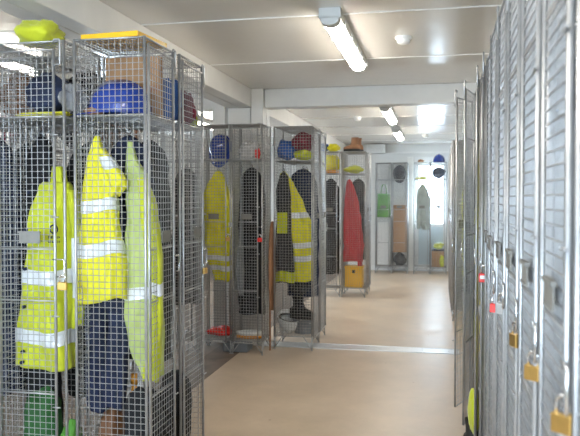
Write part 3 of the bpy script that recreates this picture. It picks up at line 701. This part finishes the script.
# thin wire tray carrying that bundle
# brown round lid in the gap between the two middle lockers
t = thing('wooden_board', 'brown round-edged board standing in the gap between the middle lockers', 'board', (-1.437, BY+.30, 0))
def bd(u, v):
    a = 2*PI*u; return (-.006+.012*v, .0+.13*math.cos(a), .74+.40*math.copysign(abs(math.sin(a))**.8, math.sin(a)))
bdm = MB(); bdm.grid(bd, 40, 1, True, True, True); bdm.build('board_panel', M['tan'], t); 
ft = MB(); ft.box(-.006, .006, -.1, -.085, 0, .5); ft.box(-.006, .006, .085, .1, 0, .5); ft.build('board_feet', M['tan'], t)
for i, (x, mm, bm_) in enumerate([(-2.14, 'black', 'brown'), (-2.45, 'grey_cloth', 'black'), (-2.76, 'navy', 'grey_cloth'), (-3.07, 'black', 'maroon')]):  # dark filler clothes for the added row, keeping the background behind the mesh dark
    q = ['straight behind the nearest corner locker', 'second from the right', 'second from the left', 'at the left picture edge'][i]
    coat('dark_coat', 'added dark coat in the side cabin row, '+q, 'coat', (x, 4.5, 0), 0, DKM[mm] if False else M[mm], DK(.13, .35, .08), seed=111+i)
    heap('clothing_bundle', 'added dark bundle on a shelf of the side cabin row, '+q, 'clothing', (x, 4.5, SH), (.27, .26, .25), M[bm_], 41+i, .3)
# left background of block B
for i, (x, mm, lb) in enumerate([(-2.19, 'grey_cloth', 'charcoal coat in the middle block seen through the nearest block'), (-2.5, 'black', 'black coat in the leftmost locker of the middle block')]):
    coat('dark_coat', lb, 'coat', (x, BY+.15, 0), 0, M[mm], DK(.125,.4,.07), seed=61+i)
# block C
boot('work_boot', 'tan ankle boot on top of the red coat locker, toe to the left', (-1.14, CY+.10, H+.006), -PI/2, M['tan'], .9, 'boots on top of the far block')
boot('work_boot', 'tan ankle boot on top of the red coat locker behind its pair', (-1.11, CY+.23, H+.006), -PI/2+.2, M['tan'], .9, 'boots on top of the far block')
coat('red_coat', 'long red padded coat hanging in the far block corner locker', 'coat', (-1.13, CY+.13, 0), 0, M['red'],
     [(1.60, -.05, 0, .012, .014), (1.575, -.05, 0, .035, .03), (1.48, -.04, 0, .06, .045), (1.3, -.015, 0, .095, .055), (1.0, .0, 0, .125, .06), (.7, .01, 0, .14, .06), (.48, .0, 0, .135, .055)],
     sleeves=[[(1.42, .0, -.03, .025, .03), (1.1, .055, -.03, .032, .035), (.7, .095, -.03, .035, .035), (.42, .105, -.03, .032, .035)]], seed=71)
coat('dark_coat', 'charcoal coat behind the red one', 'coat', (-1.07, CY+.25, 0), 0, M['grey_cloth'],
     DK(.12,.5,.03), seed=72)
heap('green_cloth', 'lime and yellow folded cloth on the shelf above the red coat', 'cloth', (-1.12, CY+.14, SH), (.27, .22, .11), M['hivis'], 21, .25)
t = thing('storage_box', 'yellow plastic box below the red coat', 'box', (-1.11, CY+.17, BS))
sb = MB(); sb.box(-.12, .12, -.11, .11, 0, .27); sb.build('box_body', M['yellow'], t, bevel=.008)
MB().box(-.128, .128, -.118, .118, .27, .29).build('lid', M['yellow'], t, bevel=.004)
MB().box(-.02, .02, -.125, -.109, .20, .24).build('clasp', M['rubber'], t)
heap('yellow_bundle', 'yellow hi-vis bundle filling the shelf left of the tan boots', 'clothing', (-1.44, CY+.15, SH+.02), (.25, .26, .25), M['hivis2'], 22, .3)
heap('orange_cloth', 'orange cloth under the yellow bundle', 'cloth', (-1.44, CY+.12, SH), (.22, .20, .05), M['orange'], 23, .25)
heap('yellow_hat', 'yellow cloth on top of the locker left of the tan boots', 'cloth', (-1.40, CY+.14, H+.005), (.18, .2, .11), M['hivis2'], 24, .4)
heap('blue_hat', 'blue cap on top of the far block beside the yellow cloth', 'cap', (-1.53, CY+.14, H+.005), (.12, .18, .12), M['bluecl'], 25, .3)
coat('dark_coat', 'black coat left of the red coat locker', 'coat', (-1.44, CY+.16, 0), 0, M['black'],
     DK(.12,.3,.06), seed=73)
# back wall lockers
def tote(label, loc, dims, m, name='carrier_bag'):
    t = thing(name, label, 'bag', loc); w, d, h = dims
    def fn(u, v):
        a = 2*PI*u; c, s_ = math.cos(a), math.sin(a); k = 1-.12*v+.04*math.sin(5*a+3*v)
        return (w/2*math.copysign(abs(c)**.5, c)*k, d/2*math.copysign(abs(s_)**.6, s_)*k*(1-.35*v), h*v+.012*math.sin(2*a)*v)
    MB().grid(fn, 36, 12, True, True, True).build('bag_body', m, t)
    for y in (-.03, .03):
        MB().path([(-.05, y, h*.96), (-.045, y, h+.10), (-.02, y, h+.17), (.02, y, h+.17), (.045, y, h+.10), (.05, y, h*.96)], .006, 6).build('handle', m, t)
tote('green carrier bag hanging in the left back wall locker', (-.945, KY+.17, 1.0), (.24, .2, .42), M['green'])
t = thing('white_board', 'white panel standing below the green bag', 'board', (-.955, KY+.28, BS)); MB().box(-.11, .11, -.01, .01, 0, .83).build('board_panel', M['white'], t, bevel=.003)
helmet('checked_hat', 'dark checked cap hanging by the shelf of the back wall locker', (-.66, KY+.15, 1.80), 0, M['grey_cloth'], 1.0, (1.2, 0))['category'] = 'hat'
t = thing('cardboard_box', 'tall brown cardboard box standing in the back wall locker', 'box', (-.655, KY+.18, .37))
MB().box(-.115, .115, -.10, .10, 0, .80).build('box_body', M['card'], t, bevel=.003)
fl = MB(); fl.add([(-.115, -.10, .80), (.115, -.10, .80), (.115, -.14, .85), (-.115, -.14, .85)], [(0, 1, 2, 3)], False); fl.build('flap', M['card'], t, solid=.003)
heap('shoe_pair', 'dark shoes under the tall cardboard box', 'shoes', (-.655, KY+.18, BS), (.22, .22, .23), M['rubber'], 26, .25)
coat('hooded_coat', 'pale sage hooded coat hanging before the bright door', 'coat', (-.255, KY+.16, 0), 0, M['sage'],
     [(1.60, -.0, 0, .012, .014), (1.57, .0, 0, .05, .04), (1.47, .0, 0, .09, .055), (1.3, .015, 0, .125, .06), (1.1, .02, 0, .11, .06), (.95, .03, 0, .10, .05), (.78, .06, 0, .06, .04)],
     sleeves=[[(1.25, -.06, -.03, .03, .03), (1.0, -.07, -.03, .036, .035), (.8, -.065, -.03, .03, .03)]], seed=81)
heap('yellow_cloth', 'yellow cloth on the shelf above the pale hooded coat', 'cloth', (-.26, KY+.16, SH), (.24, .22, .05), M['hivis2'], 27, .3)
heap('helmet_bag', 'navy bundle on the back wall shelf below the blue helmet', 'bag', (.025, KY+.17, SH+.01), (.23, .22, .20), M['navy'], 28, .2)
helmet('safety_helmet', 'blue safety helmet on top of the right back wall locker', (.03, KY+.17, H+.0), PI, M['blue'], 1.0)
heap('brown_cloth', 'small brown item on top of the locker with the hooded coat', 'cloth', (-.29, KY+.15, H+.002), (.11, .12, .06), M['tan'], 29, .3)
t = thing('shoe_box', 'brown box with hi-vis cloth at the base of the right back wall locker', 'box', (.02, KY+.17, BS)); MB().box(-.11, .11, -.11, .11, 0, .28).build('box_body', M['card'], t, bevel=.003)
MB().box(-.115, .115, -.115, .115, .28, .31).build('lid', M['rubber'], t, bevel=.003)
heap('hi_vis_cloth', 'lime cloth draped over the brown box on the back wall', 'cloth', (.03, KY+.11, BS+.31), (.17, .16, .12), M['hivis'], 30, .4)
heap('hi_vis_cloth', 'lime cloth on the base in front of the brown box on the back wall', 'cloth', (.09, KY+.04, BS), (.08, .05, .22), M['hivis'], 31, .3)
# right row contents
for i, (y, mm, lb) in enumerate([(2.99, 'black', 'black coat in the right row just beyond the silver padlock'), (3.31, 'hivis', 'hi-vis jacket in the right row seen beside the red padlocked door'), (3.63, 'hivis2', 'hi-vis jacket in the right row behind the red padlock'),
                        (4.035, 'navy', 'navy coat in the right row among the ajar doors'), (4.355, 'hivis', 'hi-vis jacket in the right row behind the swung out door')]):
    coat('work_jacket', lb, 'jacket', (.345, y, 0), PI/2, M[mm],
         DK(.125,.4,.11), seed=91+i, bands=[(1.05, 1.0), (.8, .75)] if 'hivis' in mm else [])
for i, (y, mm, lb) in enumerate([(1.24, 'lightgrey', 'added grey coat behind the largest brass padlock'), (1.58, 'lightgrey', 'added grey coat behind the second brass padlock'), (1.91, 'lightgrey', 'added grey coat behind the smallest brass padlock'), (.90, 'lightgrey', 'added grey coat in the locker at the right edge'), (2.25, 'lightgrey', 'added grey coat behind the silver padlock'),  # grey coats added to darken the near locker interiors
      (8.3, 'hivis', 'hi-vis jacket in the second far right locker'), (8.0, 'black', 'black coat in the first far right locker')]):
    coat('work_jacket', lb, 'jacket', (.38 if y > 5 else .42, y, 0), PI/2, M[mm],
         DK(.135,.3,.09), seed=101+i)
heap('clothing_bundle', 'blue bundle on the shelf of the right row beyond the padlocked doors', 'clothing', (.40, 3.0, SH), (.24, .22, .2), M['bluecl'], 33, .3)
heap('clothing_bundle', 'orange bundle on the shelf of the right row beyond the blue one', 'clothing', (.40, 3.31, SH), (.24, .22, .22), M['orange'], 34, .3)
boot('rubber_boot', 'black boot on the floor at the foot of the ajar right doors', (.20, 3.80, 0.0), .3, M['rubber'], .8)
for i, (y, q) in enumerate([(1.24, 'above the largest brass padlock'), (1.58, 'above the second brass padlock'), (1.92, 'above the smallest brass padlock'), (2.25, 'above the silver padlock'), (.90, 'in the locker at the right edge')]):  # bundles added on the shelves to cover the bright wall behind
    heap('clothing_bundle', 'added grey bundle on the right row shelf '+q, 'clothing', (.40, y, SH), (.24, .28, .25), M['lightgrey'], 51+i, .25)
heap('hi_vis_bag', 'lime and white bag slumped on the floor by the right row', 'bag', (.20, 3.80, .10), (.06, .2, .24), M['hivis'], 35, .25, extra='bag_body')
# ------------------------------------------------------------------ world, camera
w = bpy.data.worlds.new('sky'); bpy.context.scene.world = w; w.use_nodes = True
bg = w.node_tree.nodes['Background']; bg.inputs[0].default_value = (.66, .83, 1.0, 1); bg.inputs[1].default_value = 14
# portals guide the daylight through the real windows
def portal(loc, rot, sx, sy):
    l = bpy.data.lights.new('daylight', 'AREA'); l.shape = 'RECTANGLE'; l.size = sx; l.size_y = sy
    l.cycles.is_portal = True
    o = bpy.data.objects.new('daylight_portal', l); C.objects.link(o); o.location = loc; o.rotation_euler = rot
portal((-2.9, YF-.12, 1.47), (PI/2, 0, 0), .95, 1.1)
portal((-.9, YF-.12, 1.42), (PI/2, 0, 0), 1.4, 1.3)
for (a, b, c, d) in LW: portal((XL-.12, (a+b)/2, (c+d)/2), (PI/2, 0, -PI/2), b-a, d-c)
portal((-.11, YB+.12, 1.41), (-PI/2, 0, 0), .5, 1.1)
cam = bpy.data.cameras.new('camera'); co = bpy.data.objects.new('camera', cam); C.objects.link(co)
cam.sensor_width = 36; cam.lens = 700/580*36
yaw = math.atan(147/700); pitch = math.atan(20/700)
co.location = (0, 0, 1.347); co.rotation_euler = (PI/2-pitch, 0, yaw)
cam.dof.use_dof = True; cam.dof.focus_distance = 4.0; cam.dof.aperture_fstop = 5.6; cam.clip_start = .05
sc = bpy.context.scene; sc.camera = co
sc.view_settings.view_transform = 'Standard'; sc.view_settings.look = 'None'; sc.view_settings.gamma = 1; sc.view_settings.use_curve_mapping = False
sc.view_settings.exposure = 1.3
